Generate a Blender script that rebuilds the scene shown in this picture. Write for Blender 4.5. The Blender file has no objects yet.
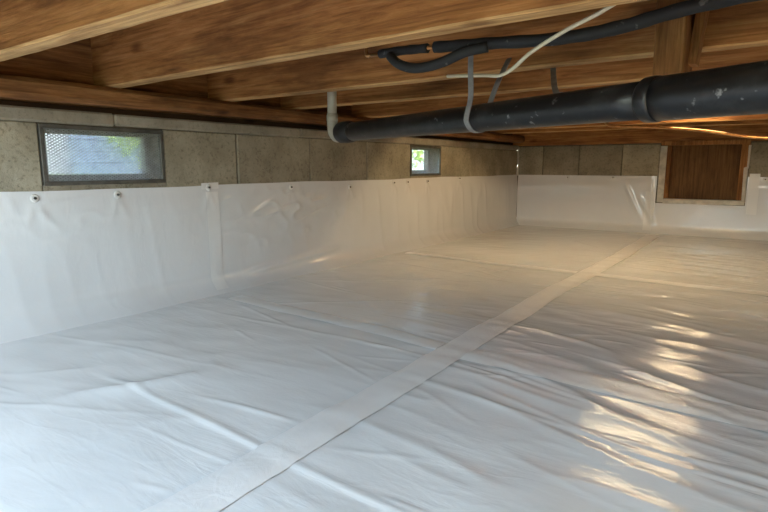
import bpy, bmesh, math, random
import numpy as np
from mathutils import Vector, Matrix

S = 0.7                      # all layout numbers below are in camera heights; one camera height is 0.7 m
random.seed(4)
scene = bpy.context.scene
C = scene.collection

# ------------------------------------------------------------------ camera
cam_d = bpy.data.cameras.new('camera')
cam_d.sensor_fit = 'HORIZONTAL'; cam_d.sensor_width = 36.0
cam_d.lens = 545.0 / 768.0 * 36.0
cam_d.clip_start = 0.02; cam_d.clip_end = 300
cam = bpy.data.objects.new('camera', cam_d); C.objects.link(cam)
cam.location = (0, 0, S)
cam.rotation_euler = (math.radians(90) - math.atan(90 / 545.0), 0, math.radians(35.3))
scene.camera = cam

# ------------------------------------------------------------------ sky, exposure
w = bpy.data.worlds.new('sky'); scene.world = w; w.use_nodes = True
nt = w.node_tree; nt.nodes.clear()
sky = nt.nodes.new('ShaderNodeTexSky'); sky.sky_type = 'NISHITA'
sky.sun_elevation = math.radians(52); sky.sun_rotation = math.radians(75)
sky.sun_disc = False; sky.air_density = 1.0; sky.dust_density = 1.5
bg = nt.nodes.new('ShaderNodeBackground'); bg.inputs['Strength'].default_value = 2.3
wo = nt.nodes.new('ShaderNodeOutputWorld')
hz = nt.nodes.new('ShaderNodeHueSaturation'); hz.inputs['Saturation'].default_value = 0.72; hz.inputs['Hue'].default_value = 0.47   # hazy sky
nt.links.new(sky.outputs[0], hz.inputs['Color']); nt.links.new(hz.outputs[0], bg.inputs[0]); nt.links.new(bg.outputs[0], wo.inputs[0])

vs = scene.view_settings
scene.display_settings.display_device = 'sRGB'
vs.view_transform = 'Standard'; vs.look = 'None'; vs.gamma = 1.0; vs.use_curve_mapping = False
vs.exposure = 0.85
LAMP_FAR, FILL_HIGH, LAMP_NEAR = 17.0, 30.0, 300.0   # emission strengths: low strip lights, added high fill strips, work light
scene.cycles.max_bounces = 10; scene.cycles.diffuse_bounces = 6

# ------------------------------------------------------------------ materials
def new_mat(name):
    m = bpy.data.materials.new(name); m.use_nodes = True
    n = m.node_tree.nodes; n.clear()
    out = n.new('ShaderNodeOutputMaterial'); b = n.new('ShaderNodeBsdfPrincipled')
    m.node_tree.links.new(b.outputs[0], out.inputs[0])
    return m, n, m.node_tree.links, b

def ramp(n, stops):
    r = n.new('ShaderNodeValToRGB'); e = r.color_ramp.elements
    while len(e) < len(stops): e.new(0.5)
    for k, (p, c) in zip(e, stops):
        k.position = p; k.color = (*c, 1) if len(c) == 3 else c
    return r

def obj_coords(n, l, scale, rnd=True):
    tc = n.new('ShaderNodeTexCoord'); mp = n.new('ShaderNodeMapping')
    mp.inputs['Scale'].default_value = scale
    l.new(tc.outputs['Object'], mp.inputs['Vector'])
    if rnd:
        oi = n.new('ShaderNodeObjectInfo'); mu = n.new('ShaderNodeMath'); mu.operation = 'MULTIPLY'
        mu.inputs[1].default_value = 37.0; l.new(oi.outputs['Random'], mu.inputs[0])
        cb = n.new('ShaderNodeCombineXYZ')
        for k in range(3): l.new(mu.outputs[0], cb.inputs[k])
        l.new(cb.outputs[0], mp.inputs['Location'])
    return mp

def noise(n, l, vec, scale, detail=6, rough=0.6, dist=0.0):
    t = n.new('ShaderNodeTexNoise'); t.inputs['Scale'].default_value = scale
    t.inputs['Detail'].default_value = detail; t.inputs['Roughness'].default_value = rough
    t.inputs['Distortion'].default_value = dist
    l.new(vec, t.inputs['Vector']); return t

def mix(n, l, a, b, fac, mode='MIX'):
    m = n.new('ShaderNodeMix'); m.data_type = 'RGBA'; m.blend_type = mode
    for s, v in ((0, fac), (6, a), (7, b)):
        if hasattr(v, 'links'): l.new(v, m.inputs[s])
        elif s == 0: m.inputs[0].default_value = v
        else: m.inputs[s].default_value = (*v, 1)
    return m.outputs[2]

def bump(n, l, b, height, strength, dist):
    bp = n.new('ShaderNodeBump'); bp.inputs['Strength'].default_value = strength
    bp.inputs['Distance'].default_value = dist
    l.new(height, bp.inputs['Height']); l.new(bp.outputs[0], b.inputs['Normal']); return bp

def wood(name, axis, dark, mid, light, rough=0.75):
    m, n, l, b = new_mat(name)
    sc = [14.0, 14.0, 14.0]; sc[axis] = 1.0
    mp = obj_coords(n, l, sc)
    g = noise(n, l, mp.outputs[0], 2.2, 10, 0.72, 0.9)
    r = ramp(n, [(0.30, dark), (0.50, mid), (0.72, light)]); l.new(g.outputs[0], r.inputs[0])
    sc2 = [3.0, 3.0, 3.0]; sc2[axis] = 1.1
    mp2 = obj_coords(n, l, sc2)
    st = noise(n, l, mp2.outputs[0], 1.3, 5, 0.6)
    r2 = ramp(n, [(0.36, (0.38, 0.32, 0.28)), (0.52, (1, 1, 1))]); l.new(st.outputs[0], r2.inputs[0])
    c = mix(n, l, r.outputs[0], r2.outputs[0], 0.8, 'MULTIPLY')
    # knots
    sck = [6.0, 6.0, 6.0]; sck[axis] = 2.6
    mpk = obj_coords(n, l, sck)
    v = n.new('ShaderNodeTexVoronoi'); v.inputs['Scale'].default_value = 0.9; l.new(mpk.outputs[0], v.inputs['Vector'])
    rk = ramp(n, [(0.05, (0.25, 0.15, 0.08)), (0.15, (1, 1, 1))]); l.new(v.outputs['Distance'], rk.inputs[0])
    c = mix(n, l, c, rk.outputs[0], 0.75, 'MULTIPLY')
    sf = [60.0, 60.0, 60.0]; sf[axis] = 1.6
    mpf = obj_coords(n, l, sf)
    f = noise(n, l, mpf.outputs[0], 1.5, 4, 0.6)
    rf = ramp(n, [(0.36, (0.55, 0.50, 0.46)), (0.56, (1, 1, 1))]); l.new(f.outputs[0], rf.inputs[0])
    c = mix(n, l, c, rf.outputs[0], 0.65, 'MULTIPLY')
    l.new(c, b.inputs['Base Color']); b.inputs['Roughness'].default_value = rough
    b.inputs['Specular IOR Level'].default_value = 0.25
    bump(n, l, b, f.outputs[0], 0.6, 0.005)
    return m

def concrete(name, dark, light, speck=0.6):
    m, n, l, b = new_mat(name)
    mp = obj_coords(n, l, (1, 1, 1))
    a = noise(n, l, mp.outputs[0], 4.0, 8, 0.65)
    r = ramp(n, [(0.32, dark), (0.66, light)]); l.new(a.outputs[0], r.inputs[0])
    s = noise(n, l, mp.outputs[0], 55.0, 4, 0.7)
    r2 = ramp(n, [(0.34, (0.45, 0.42, 0.38)), (0.48, (1, 1, 1))]); l.new(s.outputs[0], r2.inputs[0])
    c = mix(n, l, r.outputs[0], r2.outputs[0], speck, 'MULTIPLY')
    oi = n.new('ShaderNodeObjectInfo'); rr = ramp(n, [(0.0, (0.82, 0.80, 0.78)), (1.0, (1.05, 1.04, 1.0))])
    l.new(oi.outputs['Random'], rr.inputs[0])
    c = mix(n, l, c, rr.outputs[0], 1.0, 'MULTIPLY')
    l.new(c, b.inputs['Base Color']); b.inputs['Roughness'].default_value = 0.92
    b.inputs['Specular IOR Level'].default_value = 0.2
    h = noise(n, l, mp.outputs[0], 40.0, 6, 0.7)
    bump(n, l, b, h.outputs[0], 0.6, 0.006)
    return m

def film(name, col, rough, stretch, crinkle=1.0):
    """white polyethylene sheet: fine stretched crinkles as relief"""
    m, n, l, b = new_mat(name)
    mp = obj_coords(n, l, stretch, False)
    a = noise(n, l, mp.outputs[0], 3.0, 5, 0.55, 0.8)
    mp2 = obj_coords(n, l, (1, 1, 1), False)
    c = noise(n, l, mp2.outputs[0], 2.0, 3, 0.5)
    v = n.new('ShaderNodeTexVoronoi'); v.feature = 'DISTANCE_TO_EDGE'; v.inputs['Scale'].default_value = 2.2
    dmp = n.new('ShaderNodeVectorMath'); dmp.operation = 'ADD'
    l.new(mp.outputs[0], dmp.inputs[0]); l.new(c.outputs[1], dmp.inputs[1])
    l.new(dmp.outputs[0], v.inputs['Vector'])
    rv = ramp(n, [(0.0, (1, 1, 1)), (0.07, (0, 0, 0))]); l.new(v.outputs['Distance'], rv.inputs[0])
    msk = noise(n, l, mp2.outputs[0], 1.1, 3, 0.5)
    rm = ramp(n, [(0.42, (0.22, 0.22, 0.22)), (0.62, (1, 1, 1))]); l.new(msk.outputs[0], rm.inputs[0])
    mm = n.new('ShaderNodeMath'); mm.operation = 'MULTIPLY'; l.new(rv.outputs[0], mm.inputs[0]); l.new(rm.outputs[0], mm.inputs[1])
    fine = noise(n, l, mp2.outputs[0], 60.0, 3, 0.6)
    f1 = n.new('ShaderNodeMath'); f1.operation = 'MULTIPLY_ADD'; l.new(fine.outputs[0], f1.inputs[0]); f1.inputs[1].default_value = 0.12
    am = n.new('ShaderNodeMath'); am.operation = 'MULTIPLY'; l.new(a.outputs[0], am.inputs[0]); l.new(rm.outputs[0], am.inputs[1]); l.new(am.outputs[0], f1.inputs[2])
    ad = n.new('ShaderNodeMath'); ad.operation = 'MULTIPLY_ADD'; l.new(mm.outputs[0], ad.inputs[0]); ad.inputs[1].default_value = 0.10; l.new(f1.outputs[0], ad.inputs[2])
    bump(n, l, b, ad.outputs[0], 0.45 * crinkle, 0.008)
    rc = ramp(n, [(0.3, tuple(x * 0.93 for x in col)), (0.7, col)]); l.new(c.outputs[0], rc.inputs[0])
    l.new(rc.outputs[0], b.inputs['Base Color'])
    b.inputs['Roughness'].default_value = rough; b.inputs['IOR'].default_value = 1.5
    return m

def plain(name, col, rough=0.5, metal=0.0, var=0.25, scale=12.0, bmp=0.2, spec=0.5):
    m, n, l, b = new_mat(name)
    mp = obj_coords(n, l, (1, 1, 1))
    a = noise(n, l, mp.outputs[0], scale, 6, 0.65)
    r = ramp(n, [(0.3, tuple(x * (1 - var) for x in col)), (0.7, tuple(min(1, x * (1 + var)) for x in col))])
    l.new(a.outputs[0], r.inputs[0]); l.new(r.outputs[0], b.inputs['Base Color'])
    b.inputs['Roughness'].default_value = rough; b.inputs['Metallic'].default_value = metal
    b.inputs['Specular IOR Level'].default_value = spec
    if bmp: bump(n, l, b, a.outputs[0], bmp, 0.004)
    return m

def dusty_pipe(name, col, dust, rough):
    m, n, l, b = new_mat(name)
    mp = obj_coords(n, l, (1, 1, 1))
    a = noise(n, l, mp.outputs[0], 9.0, 6, 0.7)
    r = ramp(n, [(0.50, col), (0.85, tuple(0.75 * x + 0.25 * y for x, y in zip(col, dust)))]); l.new(a.outputs[0], r.inputs[0])
    s = noise(n, l, mp.outputs[0], 34.0, 3, 0.5)
    r2 = ramp(n, [(0.66, (0, 0, 0)), (0.72, (1, 1, 1))]); l.new(s.outputs[0], r2.inputs[0])
    c = mix(n, l, r.outputs[0], dust, r2.outputs[0])
    l.new(c, b.inputs['Base Color']); b.inputs['Roughness'].default_value = rough
    bump(n, l, b, a.outputs[0], 0.25, 0.004)
    return m

def glow(name, col, strength):
    m = bpy.data.materials.new(name); m.use_nodes = True; n = m.node_tree.nodes; n.clear()
    o = n.new('ShaderNodeOutputMaterial'); e = n.new('ShaderNodeEmission')
    e.inputs[0].default_value = (*col, 1); e.inputs[1].default_value = strength
    m.node_tree.links.new(e.outputs[0], o.inputs[0]); return m

M = {}
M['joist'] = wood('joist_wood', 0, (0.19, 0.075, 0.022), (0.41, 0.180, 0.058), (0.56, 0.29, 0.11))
M['joist_edge'] = wood('pale_underside', 0, (0.30, 0.14, 0.05), (0.58, 0.34, 0.14), (0.72, 0.48, 0.22))
M['plate'] = wood('plate_shadow_wood', 1, (0.03, 0.018, 0.010), (0.06, 0.033, 0.017), (0.09, 0.05, 0.025))  # dark colour carries the shadow line under the beam
M['beam'] = wood('beam_wood', 1, (0.10, 0.042, 0.014), (0.27, 0.120, 0.040), (0.42, 0.22, 0.085))
M['stub'] = wood('stub_wood', 2, (0.19, 0.080, 0.024), (0.40, 0.185, 0.062), (0.52, 0.27, 0.10))
M['ply'] = wood('plywood', 2, (0.10, 0.05, 0.018), (0.17, 0.090, 0.034), (0.22, 0.12, 0.05))
M['subfloor'] = wood('subfloor_wood', 1, (0.14, 0.075, 0.03), (0.26, 0.15, 0.065), (0.34, 0.21, 0.10))
M['concrete'] = concrete('block_concrete', (0.25, 0.228, 0.172), (0.42, 0.385, 0.30))
M['mortar'] = concrete('mortar', (0.11, 0.10, 0.075), (0.19, 0.17, 0.13))
M['cap'] = concrete('cap_concrete', (0.22, 0.20, 0.16), (0.36, 0.33, 0.27), 0.35)
M['floor_film'] = film('floor_poly', (0.735, 0.745, 0.74), 0.15, (1.2, 5.0, 1.0), 0.75)
M['wall_film'] = film('wall_poly', (0.71, 0.71, 0.705), 0.13, (3.0, 3.0, 1.0), 0.7)
M['tape'] = film('seam_tape', (0.77, 0.765, 0.75), 0.30, (4.0, 4.0, 4.0), 0.8)
M['soil'] = plain('soil', (0.10, 0.075, 0.05), 0.95, 0, 0.4, 8, 0.6)
M['black'] = dusty_pipe('black_pipe', (0.005, 0.0053, 0.006), (0.16, 0.16, 0.16), 0.38)
M['rubber'] = plain('rubber', (0.012, 0.012, 0.013), 0.55)
M['foam'] = dusty_pipe('foam_sleeve', (0.014, 0.0145, 0.017), (0.09, 0.09, 0.09), 0.72)
M['pvc'] = plain('pvc', (0.40, 0.375, 0.31), 0.45, 0, 0.12, 9, 0.1)
M['strap'] = plain('strap_steel', (0.26, 0.26, 0.26), 0.5, 0.35, 0.3, 20)
M['copper'] = plain('copper', (0.55, 0.30, 0.13), 0.28, 0.9, 0.3, 14, 0.1)
M['cable'] = plain('cable_jacket', (0.66, 0.60, 0.46), 0.5, 0, 0.1)
M['steel'] = plain('vent_steel', (0.12, 0.115, 0.10), 0.6, 0.5, 0.3, 18)
M['galv'] = plain('vent_mesh', (0.30, 0.31, 0.31), 0.5, 0.6, 0.2, 30, 0)
M['pin'] = plain('fastener_pin', (0.06, 0.055, 0.05), 0.5, 0.4)
M['button'] = plain('fastener_button', (0.70, 0.69, 0.66), 0.4)
M['paint'] = plain('chipped_paint', (0.55, 0.52, 0.44), 0.6, 0, 0.3, 10)
M['caulk'] = plain('caulk', (0.62, 0.58, 0.50), 0.5, 0, 0.2, 12, 0.4)
M['grass'] = plain('grass', (0.10, 0.17, 0.05), 0.95, 0, 0.5, 5, 0.6)
M['leaf'] = plain('leaf', (0.46, 0.56, 0.18), 0.6, 0, 0.4, 10)
M['bark'] = plain('bark', (0.12, 0.08, 0.05), 0.9)
M['siding'] = plain('siding', (0.17, 0.24, 0.33), 0.7, 0, 0.08, 3)
M['whitepaint'] = plain('white_paint', (0.30, 0.32, 0.33), 0.6, 0, 0.06, 3)
M['plastic'] = plain('lamp_plastic', (0.65, 0.30, 0.05), 0.45)
M['bulb_far'] = glow('bulb_glow_warm', (1.0, 0.75, 0.42), LAMP_FAR)
M['fill_high'] = glow('fill_glow', (1.0, 0.74, 0.40), FILL_HIGH)  # for the unseen strips added as warm fill
M['bulb_near'] = glow('bulb_glow_soft', (1.0, 0.76, 0.46), LAMP_NEAR)

# ------------------------------------------------------------------ geometry helpers
def V(p): return Vector(p) * S

def tag(o, label=None, cat=None, group=None, kind=None):
    if label: o['label'] = label
    if cat: o['category'] = cat
    if group: o['group'] = group
    if kind: o['kind'] = kind
    return o

def link(name, me, m, parent=None, loc=None, smooth=False):
    if m: me.materials.append(m)
    if smooth:
        for p in me.polygons: p.use_smooth = True
    o = bpy.data.objects.new(name, me); C.objects.link(o)
    if loc is not None: o.location = loc
    if parent: o.parent = parent
    return o

def empty(name, loc):
    o = bpy.data.objects.new(name, None); C.objects.link(o); o.location = V(loc); o.empty_display_size = 0.05
    return o

def bm_box(bm, a, b, off=(0, 0, 0)):
    a = [min(x, y) for x, y in zip(a, b)] if False else a
    vs_ = []
    for x in (a[0], b[0]):
        for y in (a[1], b[1]):
            for z in (a[2], b[2]):
                vs_.append(bm.verts.new(((x - off[0]) * S, (y - off[1]) * S, (z - off[2]) * S)))
    for f in ((0, 1, 3, 2), (4, 6, 7, 5), (0, 4, 5, 1), (2, 3, 7, 6), (0, 2, 6, 4), (1, 5, 7, 3)):
        bm.faces.new([vs_[i] for i in f])

def finish(bm, name, m, parent=None, loc=None, bevel=0.0, smooth=False, seg=1):
    bmesh.ops.recalc_face_normals(bm, faces=bm.faces)
    if bevel:
        bmesh.ops.bevel(bm, geom=list(bm.edges), offset=bevel * S, segments=seg, affect='EDGES', profile=0.7)
    me = bpy.data.meshes.new(name); bm.to_mesh(me); bm.free()
    return link(name, me, m, parent, loc, smooth)

def boxes(name, m, lst, parent=None, bevel=0.0, origin=None):
    """one mesh of boxes; a top-level mesh gets its origin at the centre of its base"""
    bm = bmesh.new()
    if origin is None and parent is None:
        lo = [min(min(a[k], b[k]) for a, b in lst) for k in range(3)]
        hi = [max(max(a[k], b[k]) for a, b in lst) for k in range(3)]
        origin = ((lo[0] + hi[0]) / 2, (lo[1] + hi[1]) / 2, lo[2])
    origin = origin or (0, 0, 0)
    for a, b in lst: bm_box(bm, a, b, origin)
    return finish(bm, name, m, parent, V(origin), bevel)

def child_box(name, m, a, b, parent, bevel=0.0, jitter=0.0):
    """a part, with its origin at its own centre, expressed in its parent's space"""
    c = tuple((x + y) / 2 for x, y in zip(a, b))
    bm = bmesh.new(); bm_box(bm, a, b, c)
    if jitter:
        for v in bm.verts: v.co += Vector([random.uniform(-jitter, jitter) * S for _ in range(3)])
    o = finish(bm, name, m, parent, None, bevel)
    o.location = V(c) - parent.location
    return o

def board(name, m, a, b, axis, parent=None, wob=0.006, bevel=0.006, n=28, seed=0, skew=0.0):
    """sawn timber along an axis: lengthwise rings with a gentle wobble and eased arrises"""
    rng = random.Random(seed)
    c = ((a[0] + b[0]) / 2, (a[1] + b[1]) / 2, min(a[2], b[2]))
    o_ = [i for i in range(3) if i != axis]
    h0, h1 = (b[o_[0]] - a[o_[0]]) / 2, (b[o_[1]] - a[o_[1]]) / 2
    ph = [rng.uniform(0, 6.28) for _ in range(6)]
    e = bevel
    prof = [(-h0 + e, -h1), (h0 - e, -h1), (h0, -h1 + e), (h0, h1 - e), (h0 - e, h1), (-h0 + e, h1), (-h0, h1 - e), (-h0, -h1 + e)]
    bm = bmesh.new(); rings = []
    L = b[axis] - a[axis]
    for i in range(n + 1):
        t = i / n; s = (t - 0.5) * L
        d0 = wob * (math.sin(t * 5 + ph[0]) + 0.5 * math.sin(t * 13 + ph[1])) + skew * (t - 0.5)
        d1 = 0.6 * wob * (math.sin(t * 4 + ph[2]) + 0.5 * math.sin(t * 17 + ph[3]))
        ring = []
        for k, (p, q) in enumerate(prof):
            co = [0, 0, 0]; co[axis] = s
            co[o_[0]] = p + d0 + rng.uniform(-1, 1) * wob * 0.15
            co[o_[1]] = q + (d1 if q < 0 else 0) + rng.uniform(-1, 1) * wob * 0.2
            if o_[1] == 2: co[2] += h1
            ring.append(bm.verts.new([x * S for x in co]))
        rings.append(ring)
    for r0, r1 in zip(rings, rings[1:]):
        for k in range(8): bm.faces.new((r0[k], r0[(k + 1) % 8], r1[(k + 1) % 8], r1[k]))
    bm.faces.new(rings[0][::-1]); bm.faces.new(rings[-1])
    loc = V((c[0], c[1], c[2]))
    if o_[1] != 2: loc = V((c[0], c[1], (a[2] + b[2]) / 2))
    o = finish(bm, name, m, parent, loc)
    if parent: o.location = loc - parent.location
    return o

def catmull(pts, n=8):
    P = [Vector(p) for p in pts]; P = [P[0] * 2 - P[1]] + P + [P[-1] * 2 - P[-2]]
    out = []
    for i in range(1, len(P) - 2):
        for k in range(n):
            t = k / n
            a, b_, c, d = P[i - 1:i + 3]
            out.append(0.5 * ((2 * b_) + (c - a) * t + (2 * a - 5 * b_ + 4 * c - d) * t * t + (3 * b_ - a - 3 * c + d) * t ** 3))
    out.append(P[-2]); return out

def tube(name, m, pts, rad, parent=None, segs=14, loc=None, flat=None, wob=0.0):
    """swept tube through world points (camera heights); rad may be a list; flat=(normal, width, thickness) sweeps a strap"""
    P = [Vector(p) for p in pts]
    base = Vector(loc) if loc is not None else (parent.location / S if parent else P[0])
    rads = rad if isinstance(rad, (list, tuple)) else [rad] * len(P)
    bm = bmesh.new(); rings = []
    ref = None
    for i, p in enumerate(P):
        t = (P[min(i + 1, len(P) - 1)] - P[max(i - 1, 0)]).normalized()
        if flat:
            sidev = Vector(flat[0]).normalized(); nrm = t.cross(sidev).normalized()
            ring = [p + sidev * sx * flat[1] / 2 + nrm * sy * flat[2] / 2 for sx, sy in ((-1, -1), (1, -1), (1, 1), (-1, 1))]
        else:
            if ref is None:
                ref = t.cross(Vector((0, 0, 1)))
                if ref.length < 0.2: ref = t.cross(Vector((1, 0, 0)))
            ref = (ref - t * ref.dot(t)).normalized(); bi = t.cross(ref)
            r = rads[i] * (1 + wob * math.sin(i * 1.7))
            ring = [p + (ref * math.cos(2 * math.pi * k / segs) + bi * math.sin(2 * math.pi * k / segs)) * r for k in range(segs)]
        rings.append([bm.verts.new((q - base) * S) for q in ring])
    for r0, r1 in zip(rings, rings[1:]):
        for k in range(len(r0)): bm.faces.new((r0[k], r0[(k + 1) % len(r0)], r1[(k + 1) % len(r0)], r1[k]))
    bm.faces.new(rings[0][::-1]); bm.faces.new(rings[-1])
    bmesh.ops.recalc_face_normals(bm, faces=bm.faces)
    me = bpy.data.meshes.new(name); bm.to_mesh(me); bm.free()
    if not flat:
        for pl in me.polygons: pl.use_smooth = len(pl.vertices) == 4
    return link(name, me, m, parent, None if parent else base * S)

# value noise for the sheets' relief
class VN:
    def __init__(s, seed): s.t = np.random.default_rng(seed).random((256, 256))
    def __call__(s, x, y):
        xi, yi = np.floor(x).astype(int), np.floor(y).astype(int); fx, fy = x - xi, y - yi
        fx = fx * fx * (3 - 2 * fx); fy = fy * fy * (3 - 2 * fy)
        g = lambda i, j: s.t[i & 255, j & 255]
        return (g(xi, yi) * (1 - fx) + g(xi + 1, yi) * fx) * (1 - fy) + (g(xi, yi + 1) * (1 - fx) + g(xi + 1, yi + 1) * fx) * fy
N1, N2, N3, N4 = VN(1), VN(2), VN(3), VN(5)
def sstep(a, b, x):
    t = np.clip((x - a) / (b - a), 0, 1); return t * t * (3 - 2 * t)

# room extents, in camera heights
XL, XR, YB, YF = -3.614, 3.2, 9.066, -1.5
TW = 0.22                       # wall thickness
ZL, ZC, ZW = 0.852, 1.268, 1.335  # top of liner, top of block course, top of wall
ZJ, ZT = 1.50, 1.83             # joist bottom, joist top

# ------------------------------------------------------------------ floor (soil), ceiling (subfloor boards)
fl = boxes('floor', M['soil'], [((XL - TW, YF - TW, -0.35), (XR + TW, YB + TW, -0.03))]); tag(fl, kind='structure')
BX0, BX1, BY1 = -2.3, 0.3, -0.42        # ceiling opening added behind the camera to bring daylight onto the near floor
ce = boxes('ceiling', M['subfloor'], [((XL - TW, BY1, ZT + 0.035), (XR + TW, YB + TW, ZT + 0.12)), ((XL - TW, YF - TW, ZT + 0.035), (BX0, BY1, ZT + 0.12)), ((BX1, YF - TW, ZT + 0.035), (XR + TW, BY1, ZT + 0.12))]); tag(ce, kind='structure')
x = XL - TW
k = 0
while x < XR + TW - 0.01:
    x1 = min(x + 0.20, XR + TW)
    child_box('subfloor_board', M['subfloor'], (x + 0.004, BY1 if x1 > BX0 and x < BX1 else YF - TW, ZT), (x1 - 0.004, YB + TW, ZT + 0.035), ce)
    x = x1

# ------------------------------------------------------------------ left wall with two vent openings
VENTS = [(1.53, 2.35), (5.66, 6.40)]
ZV0, ZV1 = 0.88, 1.252
wl_boxes = [((XL - TW, YF, -0.03), (XL, YB, ZL - 0.045))]
BX = XL - 0.012                 # mortar face, set back from the block faces
spans = [(YF, VENTS[0][0]), (VENTS[0][1], VENTS[1][0]), (VENTS[1][1], YB)]
for a, b in spans: wl_boxes.append(((XL - TW + 0.012, a + 0.006, ZL - 0.045), (BX, b - 0.006, ZC)))
for a, b in VENTS: wl_boxes.append(((XL - TW + 0.012, a - 0.01, ZV1 - 0.002), (BX, b + 0.01, ZC + 0.012)))
wall_left = boxes('wall_left', M['mortar'], wl_boxes); tag(wall_left, kind='structure')
JL = [[-1.5, -0.60, 0.30, 1.10, 1.53], [2.35, 3.016, 3.887, 4.786, 5.66], [6.40, 7.28, 8.16, 9.066]]
for row in JL:
    for a, b in zip(row, row[1:]):
        child_box('concrete_block', M['concrete'], (XL - TW, a + 0.006, ZL - 0.04), (XL + random.uniform(-0.004, 0.003), b - 0.006, ZC - 0.012), wall_left, 0.006, 0.002)
for a, b in VENTS: child_box('sill_block', M['concrete'], (XL - TW, a - 0.004, ZL - 0.045), (XL + 0.002, b + 0.004, ZV0 + 0.002), wall_left, 0.004)
# parged cap course on top, in lengths
y = YF
for L in (1.9, 1.6, 1.75, 2.0, 1.5, 1.816):
    child_box('cap_course', M['cap'], (XL - TW, y, ZC - 0.008), (XL + 0.012 + random.uniform(-0.004, 0.008), y + L - 0.003, ZW + 0.006), wall_left, 0.012, 0.004); y += L
for vi, (a, b) in enumerate(VENTS):
    root = empty('window_%d' % (vi + 1), (XL, (a + b) / 2, ZV0)); tag(root, 'foundation vent', kind='structure')
    root['label'] = ['larger foundation vent with metal mesh at the left of the block wall', 'smaller looking foundation vent far along the block wall'][vi]
    t = 0.026
    fx0, fx1 = XL - 0.035, XL + 0.008
    child_box('frame_rail', M['steel'], (fx0, a, ZV1 - t), (fx1, b, ZV1), root, 0.003)
    child_box('frame_rail', M['steel'], (fx0, a, ZV0), (fx1, b, ZV0 + t), root, 0.003)
    child_box('frame_stile', M['steel'], (fx0, a, ZV0 + t), (fx1, a + t, ZV1 - t), root, 0.003)
    child_box('frame_stile', M['steel'], (fx0, b - t, ZV0 + t), (fx1, b, ZV1 - t), root, 0.003)
    # outer ring at the street face of the wall
    ox0, ox1 = XL - TW - 0.01, XL - TW + 0.05; u = 0.045
    child_box('outer_rail', M['steel'], (ox0, a, ZV1 - u), (ox1, b, ZV1), root)
    child_box('outer_rail', M['steel'], (ox0, a, ZV0), (ox1, b, ZV0 + u + 0.02), root)
    child_box('outer_stile', M['steel'], (ox0, a, ZV0 + u), (ox1, a + u, ZV1 - u), root)
    child_box('outer_stile', M['steel'], (ox0, b - u, ZV0 + u), (ox1, b, ZV1 - u), root)
    # expanded metal: two families of slanting strands
    bm = bmesh.new(); px = XL - 0.016
    y0, y1, z0, z1 = a + t * 0.6, b - t * 0.6, ZV0 + t * 0.6, ZV1 - t * 0.6
    pitch, slope, hw = 0.030, 0.60, (0.0046, 0.0022)[vi]
    span = (z1 - z0) / slope
    for sg in (1, -1):
        s0 = y0 - span
        while s0 < y1:
            q0, q1 = s0, s0 + span
            za, zb = (z0, z1) if sg == 1 else (z1, z0)
            ya, yb = q0, q1
            if ya < y0: za += (y0 - ya) * slope * sg; ya = y0
            if yb > y1: zb -= (yb - y1) * slope * sg; yb = y1
            if yb - ya > 0.004:
                nn = Vector((0, -slope * sg, 1)).normalized() * hw
                c_ = (XL, (a + b) / 2, ZV0)
                vv = []
                for dx in (-0.002, 0.002):
                    for (yy, zz) in ((ya, za), (yb, zb)):
                        for sgn in (-1, 1):
                            vv.append(bm.verts.new(((px + dx + 0.002 * sg - c_[0]) * S, (yy + nn.y * sgn - c_[1]) * S, (zz + nn.z * sgn - c_[2]) * S)))
                for f in ((0, 1, 3, 2), (4, 6, 7, 5), (0, 2, 6, 4), (1, 5, 7, 3)): bm.faces.new([vv[i] for i in f])
            s0 += pitch
    ms = finish(bm, 'mesh_screen', M['galv'], root); tag(ms, 'expanded metal mesh', kind='stuff')

# ------------------------------------------------------------------ back wall with access door
DX0, DX1, DZ0, DZ1 = -1.40, -0.30, 0.467, 1.345
yb = YB
wb_boxes = [((XL - TW, yb, -0.03), (DX0, yb + TW, ZL)), ((DX1, yb, -0.03), (XR + TW, yb + TW, ZL)), ((DX0, yb, -0.03), (DX1, yb + TW, DZ0)),
            ((XL, yb + 0.012, ZL), (DX0 - 0.004, yb + TW, ZW)), ((DX1 + 0.004, yb + 0.012, ZL), (XR, yb + TW, ZW))]
wall_back = boxes('wall_back', M['mortar'], wb_boxes); tag(wall_back, kind='structure')
for row in ([-3.614, -3.169, -2.58, -1.932, -1.40], [-0.30, 0.30, 0.92, 1.54, 2.16, 2.78, 3.2]):
    for a, b in zip(row, row[1:]):
        child_box('concrete_block', M['concrete'], (a + 0.006, yb + random.uniform(-0.003, 0.003), ZL - 0.04), (b - 0.006, yb + TW, ZC + 0.05), wall_back, 0.006, 0.002)
# white caulk run down the inside corner
pts = [(XL + 0.012, yb - 0.012, 1.32 - i * 0.04) for i in range(13)]
tube('caulk_bead', M['caulk'], [(p[0] + random.uniform(-.006, .01), p[1] - random.uniform(-.006, .01), p[2]) for p in pts],
     [random.uniform(0.010, 0.024) for _ in pts], wall_back, 8)

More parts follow.
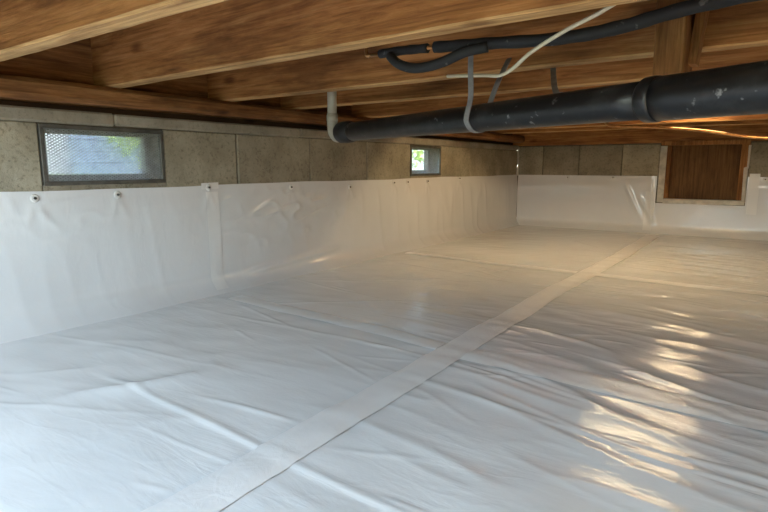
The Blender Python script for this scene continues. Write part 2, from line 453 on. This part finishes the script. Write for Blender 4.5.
dr = empty('door_1', ((DX0 + DX1) / 2, yb, DZ0)); tag(dr, 'brown plywood access door framed in chipped white paint', kind='structure')
f0, f1 = yb - 0.03, yb + 0.16
child_box('door_jamb', M['paint'], (DX0, f0, DZ0), (DX0 + 0.085, f1, DZ1 - 0.05), dr, 0.005, 0.004)
child_box('door_stop', M['stub'], (DX0 + 0.085, f0 + 0.015, DZ0 + 0.06), (DX0 + 0.145, f1, DZ1 - 0.05), dr, 0.004, 0.003)
child_box('door_jamb', M['stub'], (DX1 - 0.10, f0 + 0.01, DZ0 + 0.03), (DX1, f1, DZ1 - 0.05), dr, 0.005, 0.004)
child_box('door_head', M['stub'], (DX0, f0 - 0.005, DZ1 - 0.05), (DX1, f1, DZ1 + 0.015), dr, 0.005, 0.004)
child_box('door_sill', M['paint'], (DX0 + 0.085, f0 - 0.01, DZ0 - 0.012), (DX1, f1, DZ0 + 0.055), dr, 0.006, 0.006)
child_box('door_panel', M['ply'], (DX0 + 0.13, yb + 0.06, DZ0 + 0.05), (DX1 - 0.09, yb + 0.10, DZ1 - 0.045), dr, 0.003)
# ragged strips of white paint and sealant on the right jamb
child_box('sealant_strip', M['caulk'], (DX1 - 0.045, f0 - 0.02, DZ0 + 0.03), (DX1 + 0.012, yb + 0.005, DZ0 + 0.52), dr, 0.008, 0.012)
child_box('sealant_strip', M['caulk'], (DX1 - 0.012, f0 - 0.012, DZ0 + 0.50), (DX1 + 0.012, yb + 0.005, DZ1 - 0.06), dr, 0.004, 0.006)

# ------------------------------------------------------------------ the walls out of view, with the open hatch that lets daylight in
wr = boxes('wall_right', M['concrete'], [((XR, YF, -0.03), (XR + TW, YB, ZT))]); tag(wr, kind='structure')
HX0, HX1, HZ0, HZ1 = -2.3, 0.3, 0.85, 1.60
wf = boxes('wall_front', M['concrete'], [((XL - TW, YF - TW, -0.03), (HX0, YF, ZT)), ((HX1, YF - TW, -0.03), (XR + TW, YF, ZT)),
                                           ((HX0, YF - TW, -0.03), (HX1, YF, HZ0)), ((HX0, YF - TW, HZ1), (HX1, YF, ZT))])
tag(wf, kind='structure')
# daylight portals at the openings: they only tell the renderer where the sky comes in
def portal(name, loc, rot, sx, sy):
    d = bpy.data.lights.new(name, 'AREA'); d.shape = 'RECTANGLE'; d.size = sx * S; d.size_y = sy * S
    d.cycles.is_portal = True
    o = bpy.data.objects.new(name, d); C.objects.link(o); o.location = V(loc); o.rotation_euler = rot
portal('hatch_portal', ((HX0 + HX1) / 2, YF - TW - 0.02, (HZ0 + HZ1) / 2), (math.radians(90), 0, 0), HX1 - HX0, HZ1 - HZ0)
portal('ceiling_opening_portal', ((BX0 + BX1) / 2, (YF + BY1) / 2, ZT + 0.13), (0, 0, 0), BX1 - BX0, BY1 - YF)
for a, b in VENTS:
    portal('vent_portal', (XL - TW - 0.02, (a + b) / 2, (ZV0 + ZV1) / 2), (math.radians(90), 0, math.radians(-90)), b - a, ZV1 - ZV0)

# ------------------------------------------------------------------ timber: sill plate, sill beam, rim boards, joists
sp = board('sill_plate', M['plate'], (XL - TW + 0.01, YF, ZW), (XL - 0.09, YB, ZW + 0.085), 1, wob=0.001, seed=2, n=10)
tag(sp, 'thin wooden sill plate on the left block wall, coloured dark as the shadow under the beam', 'sill plate')
sb = board('sill_beam', M['beam'], (XL - TW + 0.01, YF, ZW + 0.05), (XL + 0.115, YB, ZJ), 1, wob=0.010, bevel=0.028, n=90, seed=5)
tag(sb, 'rough round-edged brown timber beam along the top of the left wall', 'beam')
rb = board('rim_board', M['beam'], (XL - TW + 0.01, YF, ZJ), (XL - TW + 0.11, YB, ZT), 1, wob=0.001, seed=7, n=10)
tag(rb, 'orange-brown rim board closing the joist ends above the left beam', 'board')
rb2 = board('rim_board', M['joist'], (XL - TW + 0.01, YB + 0.004, ZW), (XR, YB + 0.14, ZT), 0, wob=0.001, seed=8, n=10)
tag(rb2, 'dark rim board resting on top of the far block wall', 'board')

joists = [  # far bottom edge Y, skew over the whole length, label
    (0.25, 0, 'floor joist directly overhead of the viewer'),
    (1.17, 0.0, 'wide brown floor joist in the upper left corner, nearest in view'),
    (1.93, -0.22, 'long orange-brown knotty floor joist crossing the top of the view, above the sleeved pipes'),
    (2.93, -0.03, 'floor joist that the grey hanger strap is fixed to, behind the sleeved pipes'),
    (3.72, -0.03, 'floor joist right behind the vertical white plastic pipe'),
    (4.74, -0.03, 'narrow lit floor joist just above the black drain pipe, second behind the white pipe'),
    (5.62, 0, 'floor joist just beyond the hidden work light'), (6.50, 0, 'floor joist third from the back wall'),
    (7.36, 0, 'floor joist second from the back wall, lit orange below the drain pipe'), (8.24, 0, 'floor joist nearest the back wall')]
for i, (yy, sk, lab) in enumerate(joists):
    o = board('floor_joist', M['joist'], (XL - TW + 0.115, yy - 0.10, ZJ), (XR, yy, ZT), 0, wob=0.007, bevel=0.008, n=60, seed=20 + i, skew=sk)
    o.data.materials.append(M['joist_edge'])            # paler underside
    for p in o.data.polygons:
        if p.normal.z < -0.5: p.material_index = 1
    tag(o, lab, 'joist', 'floor joists under the subfloor')
# short stub post hung beside the joist, with a diagonal brace
st = board('stub_post', M['stub'], (-0.452, 2.55, 1.355), (-0.338, 2.82, ZT), 2, wob=0.002, seed=3, n=8)
tag(st, 'short square wooden stub hanging from the floor just above the black pipe', 'post')

br = tube('brace', M['stub'], [(-0.285, 2.72, ZT), (-0.325, 2.72, 1.42)], 0.02, flat=((0, 1, 0), 0.10, 0.035))
tag(br, 'slanting dark wooden brace beside the short wooden stub', 'brace')

# ------------------------------------------------------------------ floor liner
creases = []
rg = np.random.default_rng(11)
for _ in range(46):
    cx, cy = rg.uniform(-3.3, 2.5), rg.uniform(-0.5, 8.6)
    an = rg.normal(0.05, 0.22) if cx > -1.3 else rg.normal(0.1, 0.5)
    creases.append((cx, cy, an, rg.uniform(0.3, 1.3), rg.uniform(0.010, 0.022), rg.uniform(0.002, 0.006)))
for _ in range(110):                      # short sharp tucks, mostly on the looser right-hand sheets
    cx, cy = rg.uniform(-1.2, 1.2), rg.uniform(0.7, 6.5)
    creases.append((cx, cy, rg.normal(0.0, 0.25), rg.uniform(0.05, 0.28), rg.uniform(0.006, 0.013), rg.uniform(0.0015, 0.004)))
for _ in range(26):
    cx, cy = rg.uniform(-3.3, -1.4), rg.uniform(0.7, 6.5)
    creases.append((cx, cy, rg.normal(0.2, 0.5), rg.uniform(0.05, 0.30), rg.uniform(0.007, 0.014), rg.uniform(0.002, 0.005)))
def floor_h(x, y):
    z = 0.016 * (N1(x * 0.9 + 40, y * 0.9 + 40) - 0.5) + 0.010 * (N2(x * 2.1 + 60, y * 2.3 + 60) - 0.5)
    right = 0.25 + 0.75 * sstep(-1.9, -0.6, x)
    yy = y + 0.22 * np.sin(x * 1.1) + 0.25 * (N1(x * 0.8 + 90, y * 0.8 + 90) - 0.5)
    r = 1 - np.abs(2 * N3(x * 0.9 + 120, yy * 4.6 + 120) - 1)
    z = z + right * 0.011 * r ** 3 * (0.4 + 0.6 * N4(x * 0.8 + 80, y * 0.8 + 80))
    r2 = 1 - np.abs(2 * N2(x * 2.3 + 20, yy * 10.5 + 30) - 1)
    z = z + right * 0.004 * r2 ** 2 * sstep(0.3, 0.7, N1(x * 1.2 + 10, y * 1.2 + 15))
    z = z + 0.004 * (N4(x * 7 + 50, y * 9 + 50) - 0.5)
    for cx, cy, an, L, wd, am in creases:
        u = (x - cx) * np.cos(an) + (y - cy) * np.sin(an); v = -(x - cx) * np.sin(an) + (y - cy) * np.cos(an)
        z = z + am * np.exp(-np.minimum((v / wd) ** 2, 50)) * np.exp(-np.minimum((u / L) ** 4, 50))
    lf = np.exp(-((x + 2.5) / 0.55) ** 2 - ((y - 1.35) / 0.35) ** 2)
    z = z + 0.030 * lf * (1 - np.abs(2 * N3(x * 2.2 - y * 1.2 + 33, y * 4.2 + x * 1.5 + 35) - 1)) ** 2
    lf = np.exp(-((x + 1.8) / 0.35) ** 2 - ((y - 2.95) / 0.45) ** 2)
    z = z + 0.006 * lf * (1 - np.abs(2 * N2(x * 4.0 + 63, y * 15 + 65) - 1)) ** 2
    # sheet overlaps: the free edge of one sheet lies on the next
    z = z + 0.003 * sstep(-0.006, 0.006, y - (1.22 + 0.02 * np.sin(x * 2.0))) * sstep(0.6, 0.0, y - 1.22) * sstep(-2.7, -2.4, x) * (1 - sstep(-0.7, -0.4, x))
    z = z + 0.004 * np.exp(-((y - 1.235 - 0.02 * np.sin(x * 2.0)) / 0.02) ** 2) * sstep(-2.6, -2.3, x) * (1 - sstep(-0.75, -0.45, x))
    # keep it under the wall sheets at the edges
    d = np.minimum(x - XL, YB - y)
    z = z * sstep(0.0, 0.35, d)
    return z
def sheet(name, m, xs, ys, fn, lift=0.0, parent=None):
    X, Y = np.meshgrid(xs, ys, indexing='ij'); Z = fn(X, Y) + lift
    vv = (np.stack([X, Y, Z], -1).reshape(-1, 3)) * S
    ny = len(ys); idx = np.arange(len(xs) * ny).reshape(len(xs), ny)
    f = np.stack([idx[:-1, :-1], idx[1:, :-1], idx[1:, 1:], idx[:-1, 1:]], -1).reshape(-1, 4)
    me = bpy.data.meshes.new(name); me.from_pydata(vv.tolist(), [], f.tolist()); me.update()
    return link(name, me, m, parent, None, True)
xs = np.concatenate([np.arange(XL + 0.004, 0.9, 0.022), np.linspace(0.9, XR - 0.005, 60)])
ys = np.concatenate([np.linspace(YF + 0.005, 0.2, 60)[:-1], np.arange(0.2, 0.7, 0.018), np.arange(0.7, 3.6, 0.0095), np.arange(3.6, 6.4, 0.016), np.linspace(6.4, YB - 0.006, 90)])
liner = sheet('floor_liner', M['floor_film'], xs, ys, floor_h, 0.0)
tag(liner, 'wrinkled white plastic liner sheet covering the whole crawl space floor', 'liner')
def tape_strip(cx0, cx1, cy0, cy1, wob, along):
    def place(u, v): return u, v
    n = int(max(cx1 - cx0, cy1 - cy0) / 0.03)
    if along == 'y':
        a = np.linspace(0, 1, 12); b = np.linspace(cy0, cy1, n)
        A, B = np.meshgrid(a, b, indexing='ij')
        X = cx0 + (cx1 - cx0) * A + wob * np.sin(B * 1.3) + 0.006 * (N1(B * 5 + 9, A * 2 + 7) - .5); Y = B
    else:
        a = np.linspace(cx0, cx1, n); b = np.linspace(0, 1, 12)
        A, B = np.meshgrid(a, b, indexing='ij')
        X = A; Y = cy0 + (cy1 - cy0) * B + wob * np.sin(A * 1.1) + 0.006 * (N1(A * 5 + 9, B * 2 + 7) - .5)
        Y = Y - 0.045 * (A + 1.5)          # the cross seams run slightly out of square
    edge = np.minimum(A if along == 'y' else B, 1 - (A if along == 'y' else B))
    Z = floor_h(X, Y) + 0.0035 + 0.004 * sstep(0, 0.2, edge) + 0.003 * N3(X * 14, Y * 14)
    vv = np.stack([X, Y, Z], -1).reshape(-1, 3) * S
    ni, nj = A.shape; idx = np.arange(ni * nj).reshape(ni, nj)
    f = np.stack([idx[:-1, :-1], idx[1:, :-1], idx[1:, 1:], idx[:-1, 1:]], -1).reshape(-1, 4)
    me = bpy.data.meshes.new('seam_tape'); me.from_pydata(vv.tolist(), [], f.tolist()); me.update()
    return link('seam_tape', me, M['tape'], liner, None, True)
tape_strip(-1.43, -1.25, -1.3, 8.7, 0.012, 'y')
tape_strip(-3.30, -1.43, 2.52, 2.66, 0.01, 'x'); tape_strip(-1.25, 2.9, 2.47, 2.67, 0.01, 'x')
tape_strip(-3.40, -1.43, 5.12, 5.25, 0.01, 'x'); tape_strip(-1.25, 2.9, 5.12, 5.25, 0.01, 'x')

# ------------------------------------------------------------------ wall liners
def wall_off_left(y, z):
    o = 0.014 + 0.010 * N1(y * 1.4 + 30, z * 2 + 30) * sstep(ZL, ZL - 0.2, z)
    pleat = sstep(4.0, 4.6, y) * (1 - sstep(7.4, 8.4, y))
    yy = y + 0.12 * (z - 0.4)
    o = o + (0.25 + 0.75 * pleat) * 0.012 * (1 - np.abs(2 * N3(yy * 6.5 + 70, z * 0.9 + 70) - 1)) ** 2 * sstep(ZL - 0.03, ZL - 0.25, z)
    o = o + 0.008 * N2(y * 3 + 12, z * 4 + 12) * sstep(ZL - 0.02, ZL - 0.15, z)
    for fy in FAST_L:                      # puckers under the fasteners
        o = o + 0.006 * np.exp(-((np.abs(y - fy) - 0.35 * (0.80 - z)) / 0.022) ** 2) * np.exp(-((z - 0.74) / 0.07) ** 2)
    cr = np.exp(-((y - 3.65) / 0.75) ** 2) * np.exp(-((z - 0.58) / 0.22) ** 2) + 0.6 * np.exp(-((y - 1.5) / 0.5) ** 2) * np.exp(-((z - 0.72) / 0.12) ** 2)
    o = o + 0.015 * cr * (1 - np.abs(2 * N2(y * 7 + 4 * z + 44, z * 11 - 3 * y + 47) - 1)) ** 2
    # sag fold running to the floor seam
    fz = 0.10 + 0.06 * (y - 3.0)
    o = o + 0.02 * np.exp(-((z - fz) / 0.03) ** 2) * sstep(2.95, 3.2, y) * (1 - sstep(4.1, 4.35, y))
    o = o + 0.11 * np.clip(1 - z / 0.16, 0, 1) ** 2.2 * (0.7 + 0.6 * N4(y * 2 + 3, z * 0))
    return o
FAST_L = [1.46, 1.97, 2.705, 3.60, 4.45, 5.27, 5.56, 6.03, 6.90]
def wall_sheet(name, a, b, fn, axis, parent=None, m=None, top=ZL, bot=-0.004, res=0.022, lift=0.0, mask=None, zres=40):
    us = np.linspace(a, b, max(4, int((b - a) / res))); zs = np.linspace(bot, top, zres)
    U, Z = np.meshgrid(us, zs, indexing='ij')
    Z2 = Z + (0.004 * np.sin(U * 2.2) + 0.002 * np.sin(U * 7)) * sstep(top - 0.1, top, Z) if mask is None else Z
    O = fn(U, Z) + lift
    if axis == 'x': vv = np.stack([XL + O, U, Z2], -1)
    else: vv = np.stack([U, YB - O, Z2], -1)
    vv = vv.reshape(-1, 3) * S
    ni, nj = U.shape; idx = np.arange(ni * nj).reshape(ni, nj)
    f = np.stack([idx[:-1, :-1], idx[1:, :-1], idx[1:, 1:], idx[:-1, 1:]], -1).reshape(-1, 4)
    if mask is not None:
        cu = (U[:-1, :-1] + U[1:, 1:]) / 2; cz = (Z[:-1, :-1] + Z[1:, 1:]) / 2
        f = f[mask(cu, cz).reshape(-1)]
    me = bpy.data.meshes.new(name); me.from_pydata(vv.tolist(), [], f.tolist()); me.update()
    return link(name, me, m or M['wall_film'], parent, None, True)
ll = wall_sheet('wall_liner', YF + 0.01, YB - 0.02, wall_off_left, 'x', res=0.016, zres=80)
tag(ll, 'white plastic liner sheet hung on the long left wall below the vents', 'liner', 'wall liners')
tp = wall_sheet('seam_tape', 2.675, 2.79, wall_off_left, 'x', ll, M['tape'], top=0.80, bot=0.03, res=0.012, lift=0.006)
tp2 = wall_sheet('seam_tape', 2.64, 2.80, wall_off_left, 'x', ll, M['tape'], top=ZL + 0.02, bot=ZL - 0.03, res=0.012, lift=0.006, zres=6)
def wall_off_back(xx, z):
    o = 0.012 + 0.012 * N1(xx * 1.3 + 55, z * 2 + 5) * sstep(ZL, ZL - 0.2, z)
    for (x0, z0, x1, z1) in ((-1.85, 0.72, -1.62, 0.25), (-1.5, 0.8, -1.46, 0.15), (-1.62, 0.5, -1.42, 0.15)):
        dx, dz = x1 - x0, z1 - z0; L = math.hypot(dx, dz)
        v = ((xx - x0) * dz - (z - z0) * dx) / L; u = ((xx - x0) * dx + (z - z0) * dz) / L
        o = o + 0.016 * np.exp(-(v / 0.025) ** 2) * np.exp(-((u - L / 2) / (L * 0.55)) ** 4)
    o = o + 0.006 * N2(xx * 4 + 9, z * 5) * sstep(ZL - 0.02, ZL - 0.15, z)
    o = o + 0.09 * np.clip(1 - z / 0.14, 0, 1) ** 2.2
    return o
lb = wall_sheet('wall_liner', XL + 0.03, XR - 0.02, wall_off_back, 'y', mask=lambda u, z: ~((u > DX0 - 0.008) & (u < DX1 + 0.02) & (z > DZ0 - 0.02)), zres=44)
tag(lb, 'white plastic liner sheet on the far wall cut around the access door', 'liner', 'wall liners')
wall_sheet('seam_tape', -0.27, -0.15, wall_off_back, 'y', lb, M['tape'], top=0.90, bot=0.34, res=0.012, lift=0.006)
wall_sheet('seam_tape', -1.56, -1.44, wall_off_back, 'y', lb, M['tape'], top=0.62, bot=0.04, res=0.012, lift=0.005)
def fastener(parent, p, axis):
    bm = bmesh.new()
    R_ = Matrix.Rotation(math.radians(90), 4, 'Y' if axis == 'x' else 'X')
    bmesh.ops.create_cone(bm, cap_ends=True, segments=12, radius1=0.026 * S, radius2=0.020 * S, depth=0.008 * S, matrix=R_)
    o = finish(bm, 'fastener', M['button'], parent); o.location = V(p) - parent.location
    d = 0.006 if axis == 'x' else -0.006
    bm = bmesh.new(); bmesh.ops.create_cone(bm, cap_ends=True, segments=8, radius1=0.010 * S, radius2=0.008 * S, depth=0.012 * S, matrix=R_)
    q = finish(bm, 'pin', M['pin'], o); q.location = V((d, 0, 0) if axis == 'x' else (0, d, 0))
FZ = [0.81, 0.81, 0.835, 0.81, 0.785, 0.81, 0.81, 0.81, 0.83]
for fy, fz in zip(FAST_L, FZ):
    oo = float(wall_off_left(np.array([fy]), np.array([fz]))[0]); fastener(ll, (XL + oo + 0.009, fy, fz), 'x')
for fx, fz in ((-2.74, 0.82), (-2.04, 0.82), (-0.09, 0.82)):
    oo = float(wall_off_back(np.array([fx]), np.array([fz]))[0]); fastener(lb, (fx, YB - oo - 0.008, fz), 'y')

# ------------------------------------------------------------------ drain pipe, white pipe, straps
A = Vector((-2.66, 3.255, 1.250)); B = Vector((-0.035, 1.95, 1.222)); D = (B - A)
def on_pipe(t): return A + D * t
dp = empty('drain_pipe', tuple(A)); tag(dp, 'thick black drain pipe slung diagonally under the joists', 'pipe')
t_c = 0.868                                         # where the two lengths meet
def seg(name, m, ts, rs, segs=32): return tube(name, m, [tuple(on_pipe(t)) for t in ts], rs, dp, segs)
seg('pipe_length', M['black'], np.linspace(0.0, t_c, 24), 0.066)
seg('pipe_length', M['black'], np.linspace(t_c + 0.005, 2.2, 40), 0.074)
hub = seg('hub', M['rubber'], [-0.022, -0.018, 0.014, 0.030, 0.034, 0.046], [0.070, 0.080, 0.080, 0.078, 0.072, 0.066])
seg('coupling', M['black'], [t_c - 0.004, t_c, t_c + 0.012, t_c + 0.016], [0.068, 0.077, 0.078, 0.075])
wp = empty('white_drain_pipe', (-2.84, 3.32, 1.30)); tag(wp, 'white plastic pipe dropping from the floor into the black pipe end', 'pipe')
tube('riser', M['pvc'], [(-2.835, 3.31, ZT), (-2.835, 3.31, 1.345)], 0.036, wp, 20)
tube('elbow', M['pvc'], catmull([(-2.835, 3.31, 1.40), (-2.835, 3.31, 1.32), (-2.82, 3.305, 1.255), (-2.775, 3.30, 1.22), (-2.70, 3.275, 1.232)], 6), 0.041, wp, 20)
tube('collar', M['pvc'], [(-2.835, 3.31, 1.385), (-2.835, 3.31, 1.345)], 0.044, wp, 20)

def strap(name, label, pts, group):
    P = catmull(pts, 6); wv = D.normalized()
    o = tube(name, M['strap'], P, 0.01, None, flat=(tuple(wv), 0.038, 0.004))
    return tag(o, label, 'strap', group)
c1 = on_pipe(0.545); n1 = Vector((-D.y, D.x, 0)).normalized()   # horizontal normal, pointing away from the camera
if n1.y < 0: n1 = -n1
def around(c, r, degs): return [tuple(c + n1 * (r * math.cos(math.radians(a))) + Vector((0, 0, 1)) * (r * math.sin(math.radians(a)))) for a in degs]
jf = 2.845
s1 = [(c1.x, jf - 0.012, 1.60), (c1.x - 0.005, jf - 0.03, 1.50), (c1.x, c1.y - 0.02, 1.40)]
s1 = [(c1.x - 0.02, c1.y - 0.055, 1.565), (c1.x - 0.016, c1.y - 0.060, 1.45), (c1.x - 0.01, c1.y - 0.064, 1.33)] + around(c1, 0.070, (180, 210, 240, 270, 300, 330, 360, 390)) + [(c1.x + 0.05, c1.y + 0.10, 1.40), (c1.x + 0.03, jf - 0.008, 1.56)]
strap('hanger_strap', 'grey metal strap looped under the black pipe, near its middle', s1, 'pipe hanger straps')
c2 = on_pipe(0.722)
s2 = [(-1.008, 2.965, 1.60), (-1.0, 2.955, 1.49), (-0.846, 2.55, 1.332)] + around(c2, 0.070, (20, 60, 80))
strap('hanger_strap', 'short dark strap reaching the back of the black pipe from above', s2, 'pipe hanger straps')
# hanger bar that the looped strap is hooked over
# ------------------------------------------------------------------ sleeved pipes, hose and cable between the joists
up = empty('sleeved_pipe', (-1.41, 2.40, 1.56)); tag(up, 'dark grey foam-sleeved water pipe running along under the joists', 'pipe')
P = catmull([(-1.41, 2.42, 1.572), (-1.15, 2.42, 1.556), (-0.80, 2.42, 1.535), (-0.55, 2.42, 1.548), (-0.30, 2.42, 1.585), (0.1, 2.40, 1.60), (1.2, 2.40, 1.60), (XR, 2.40, 1.60)], 8)
tube('foam_sleeve', M['foam'], P, [0.027] * len(P), up, 16, wob=0.05)
P = catmull([(-1.74, 2.42, 1.577), (-1.60, 2.42, 1.578), (-1.45, 2.42, 1.572)], 6)
tube('foam_sleeve', M['foam'], P, 0.022, up, 14, wob=0.05)
tube('inner_pipe', M['copper'], [(-1.80, 2.42, 1.577), (-1.60, 2.42, 1.578), (-1.38, 2.42, 1.571)], 0.010, up, 10)
tube('inner_pipe', M['copper'], catmull([(-1.80, 2.42, 1.577), (-1.83, 2.42, 1.60), (-1.83, 2.42, ZT)], 6), 0.010, up, 10)
hs = tube('black_hose', M['foam'], catmull([(-1.66, 2.40, 1.555), (-1.60, 2.37, 1.512), (-1.54, 2.36, 1.485), (-1.48, 2.36, 1.472), (-1.40, 2.36, 1.474), (-1.32, 2.36, 1.488), (-1.22, 2.37, 1.520), (-1.12, 2.40, 1.536)], 6), 0.024, segs=14)
tag(hs, 'black hose sagging below the sleeved pipe at its left end', 'hose')
cb = tube('cable', M['cable'], catmull([(-1.48, 2.68, 1.475), (-1.31, 2.60, 1.452), (-1.20, 2.55, 1.437), (-1.09, 2.48, 1.418), (-1.00, 2.42, 1.435), (-0.90, 2.36, 1.480), (-0.74, 2.30, 1.535), (-0.58, 2.26, 1.582), (-0.50, 2.25, 1.64), (-0.48, 2.25, ZT)], 8), 0.0085, segs=8)
tag(cb, 'thin cream cable drooping past the hanger strap', 'cable')
cp = tube('copper_pipe', M['copper'], catmull([(-1.78, 7.18, ZT), (-1.77, 7.18, 1.60), (-1.72, 7.17, 1.50), (-1.60, 7.14, 1.475), (-1.21, 7.0, 1.442), (-0.69, 6.8, 1.373), (-0.08, 6.4, 1.261), (0.8, 6.0, 1.22), (XR, 5.6, 1.36)], 8), 0.016, segs=12)
tag(cp, 'shiny copper tube below the far joists, above the access door', 'pipe')

# ------------------------------------------------------------------ work lights (bulbs hang between joists)
def work_light(loc, bulb_mat, label, r=0.055):
    root = empty('work_light', loc); tag(root, label, 'lamp')
    x, y, z = loc
    tube('socket', M['plastic'], [(x, y, z + 0.06), (x, y, z + 0.16)], [0.030, 0.026], root, 16)
    bm = bmesh.new(); bmesh.ops.create_uvsphere(bm, u_segments=20, v_segments=12, radius=r * S)
    for v in bm.verts:
        if v.co.z > 0: v.co.z *= 1.35; v.co.xy *= 1 - 0.45 * (v.co.z / (1.35 * r * S)) ** 2
    finish(bm, 'bulb', bulb_mat, root, smooth=True)
    for k in range(4):
        a = k * math.pi / 2 + 0.4; q = Vector((math.cos(a), math.sin(a), 0)); o = Vector(loc)
        tube('cage_wire', M['steel'], catmull([tuple(o + q * 0.030 + Vector((0, 0, 0.09))), tuple(o + q * 0.085 + Vector((0, 0, 0.02))), tuple(o + q * 0.07 + Vector((0, 0, -0.06))), tuple(o + Vector((0, 0, -0.095)))], 5), 0.004, root, 6)
    tube('cord', M['rubber'], [(x, y, z + 0.16), (x, y, ZT)], 0.008, root, 8)
def strip_light(x0, x1, y, z, label, bulb='bulb_far'):
    root = empty('strip_light', ((x0 + x1) / 2, y, z)); tag(root, label, 'lamp', 'strip lights between the far joists')
    child_box('housing', M['whitepaint'], (x0 - 0.04, y - 0.07, z + 0.03), (x1 + 0.04, y + 0.07, z + 0.09), root, 0.008)
    child_box('end_cap', M['button'], (x0 - 0.04, y - 0.045, z - 0.035), (x0, y + 0.045, z + 0.03), root, 0.006)
    child_box('end_cap', M['button'], (x1, y - 0.045, z - 0.035), (x1 + 0.04, y + 0.045, z + 0.03), root, 0.006)
    tube('tube_lamp', M[bulb], [(x0, y, z), (x1, y, z)], 0.042, root, 16)
    for xx in (x0 + 0.1, x1 - 0.1): tube('hanger_wire', M['steel'], [(xx, y, z + 0.09), (xx, y, ZT)], 0.006, root, 6)
strip_light(-1.25, -0.45, 5.12, 1.585, 'strip light between joists above the brightest patch of floor, hidden by the black pipe')
strip_light(-2.75, -1.95, 5.92, 1.73, 'added strip light, unseen high between joists, warming the left wall', 'fill_high')  # this strip and the next are added fill, placed out of sight
strip_light(-1.35, -0.45, 5.92, 1.73, 'added strip light, unseen high between joists, brightening the far floor', 'fill_high')
strip_light(-1.02, -0.50, 6.90, 1.585, 'strip light between joists nearer the access door, hidden by the black pipe')
work_light((0.90, 0.25, 0.50), M['bulb_near'], 'caged work light out of view beside the camera')

# ------------------------------------------------------------------ outside, seen through the vents
gr = boxes('ground', M['grass'], [((-60, -40, 0.40), (XL - TW - 0.02, 60, 0.78)), ((XL - TW - 0.02, -60, 0.0), (XR + 30, YF - TW - 0.02, 0.22))]); tag(gr, kind='structure')
hb = empty('neighbour_house', (-16.0, 8.0, 0.78)); tag(hb, 'pale blue house wall seen through the foundation vents', 'building')
for k in range(6):
    child_box('siding_board', M['siding'], (-17.0, 7.5, 0.78 + k * 0.32), (-15.9 - 0.01 * (k % 2), 18.0, 0.78 + (k + 1) * 0.32 - 0.02), hb)
child_box('house_wall', M['whitepaint'], (-20.0, 7.5, 0.78), (-16.3, 18.0, 2.6), hb)
child_box('house_wall', M['whitepaint'], (-20.0, 2.0, 0.78), (-16.0, 7.5, 2.7), hb)
child_box('house_wall', M['whitepaint'], (-20.0, 18.0, 0.78), (-16.0, 34.0, 2.7), hb)
def shrub(loc, r, h, n, label, seed):
    rng = random.Random(seed); root = empty('shrub', loc); tag(root, label, 'shrub', 'shrubs outside the vents')
    tube('stem', M['bark'], [loc, (loc[0], loc[1], loc[2] + h * 0.7)], [0.06, 0.03], root, 8)
    bm = bmesh.new()
    for _ in range(n):
        a, b_, q = rng.uniform(0, 6.283), rng.uniform(-1, 1), rng.random() ** 0.35
        c = Vector((math.cos(a) * math.sqrt(1 - b_ * b_) * r * q, math.sin(a) * math.sqrt(1 - b_ * b_) * r * q, h * 0.55 + b_ * h * 0.5 * q))
        e = Matrix.Rotation(rng.uniform(0, 6.28), 3, Vector((rng.gauss(0, 1), rng.gauss(0, 1), rng.gauss(0, 1))).normalized())
        s = rng.uniform(0.06, 0.12)
        bm.faces.new([bm.verts.new((c + e @ Vector(p) * s) * S) for p in ((-1, 0, 0), (0, -0.45, 0.1), (1, 0, 0), (0, 0.45, 0.1))])
    tag(finish(bm, 'foliage', M['leaf'], root), kind='stuff')
shrub((-9.5, 6.25, 0.78), 1.1, 2.0, 1600, 'leafy green shrub outside, at the right of the larger vent', 1)
shrub((-9.0, 13.5, 0.78), 1.3, 2.2, 1600, 'leafy green shrub outside, behind the far vent', 2)
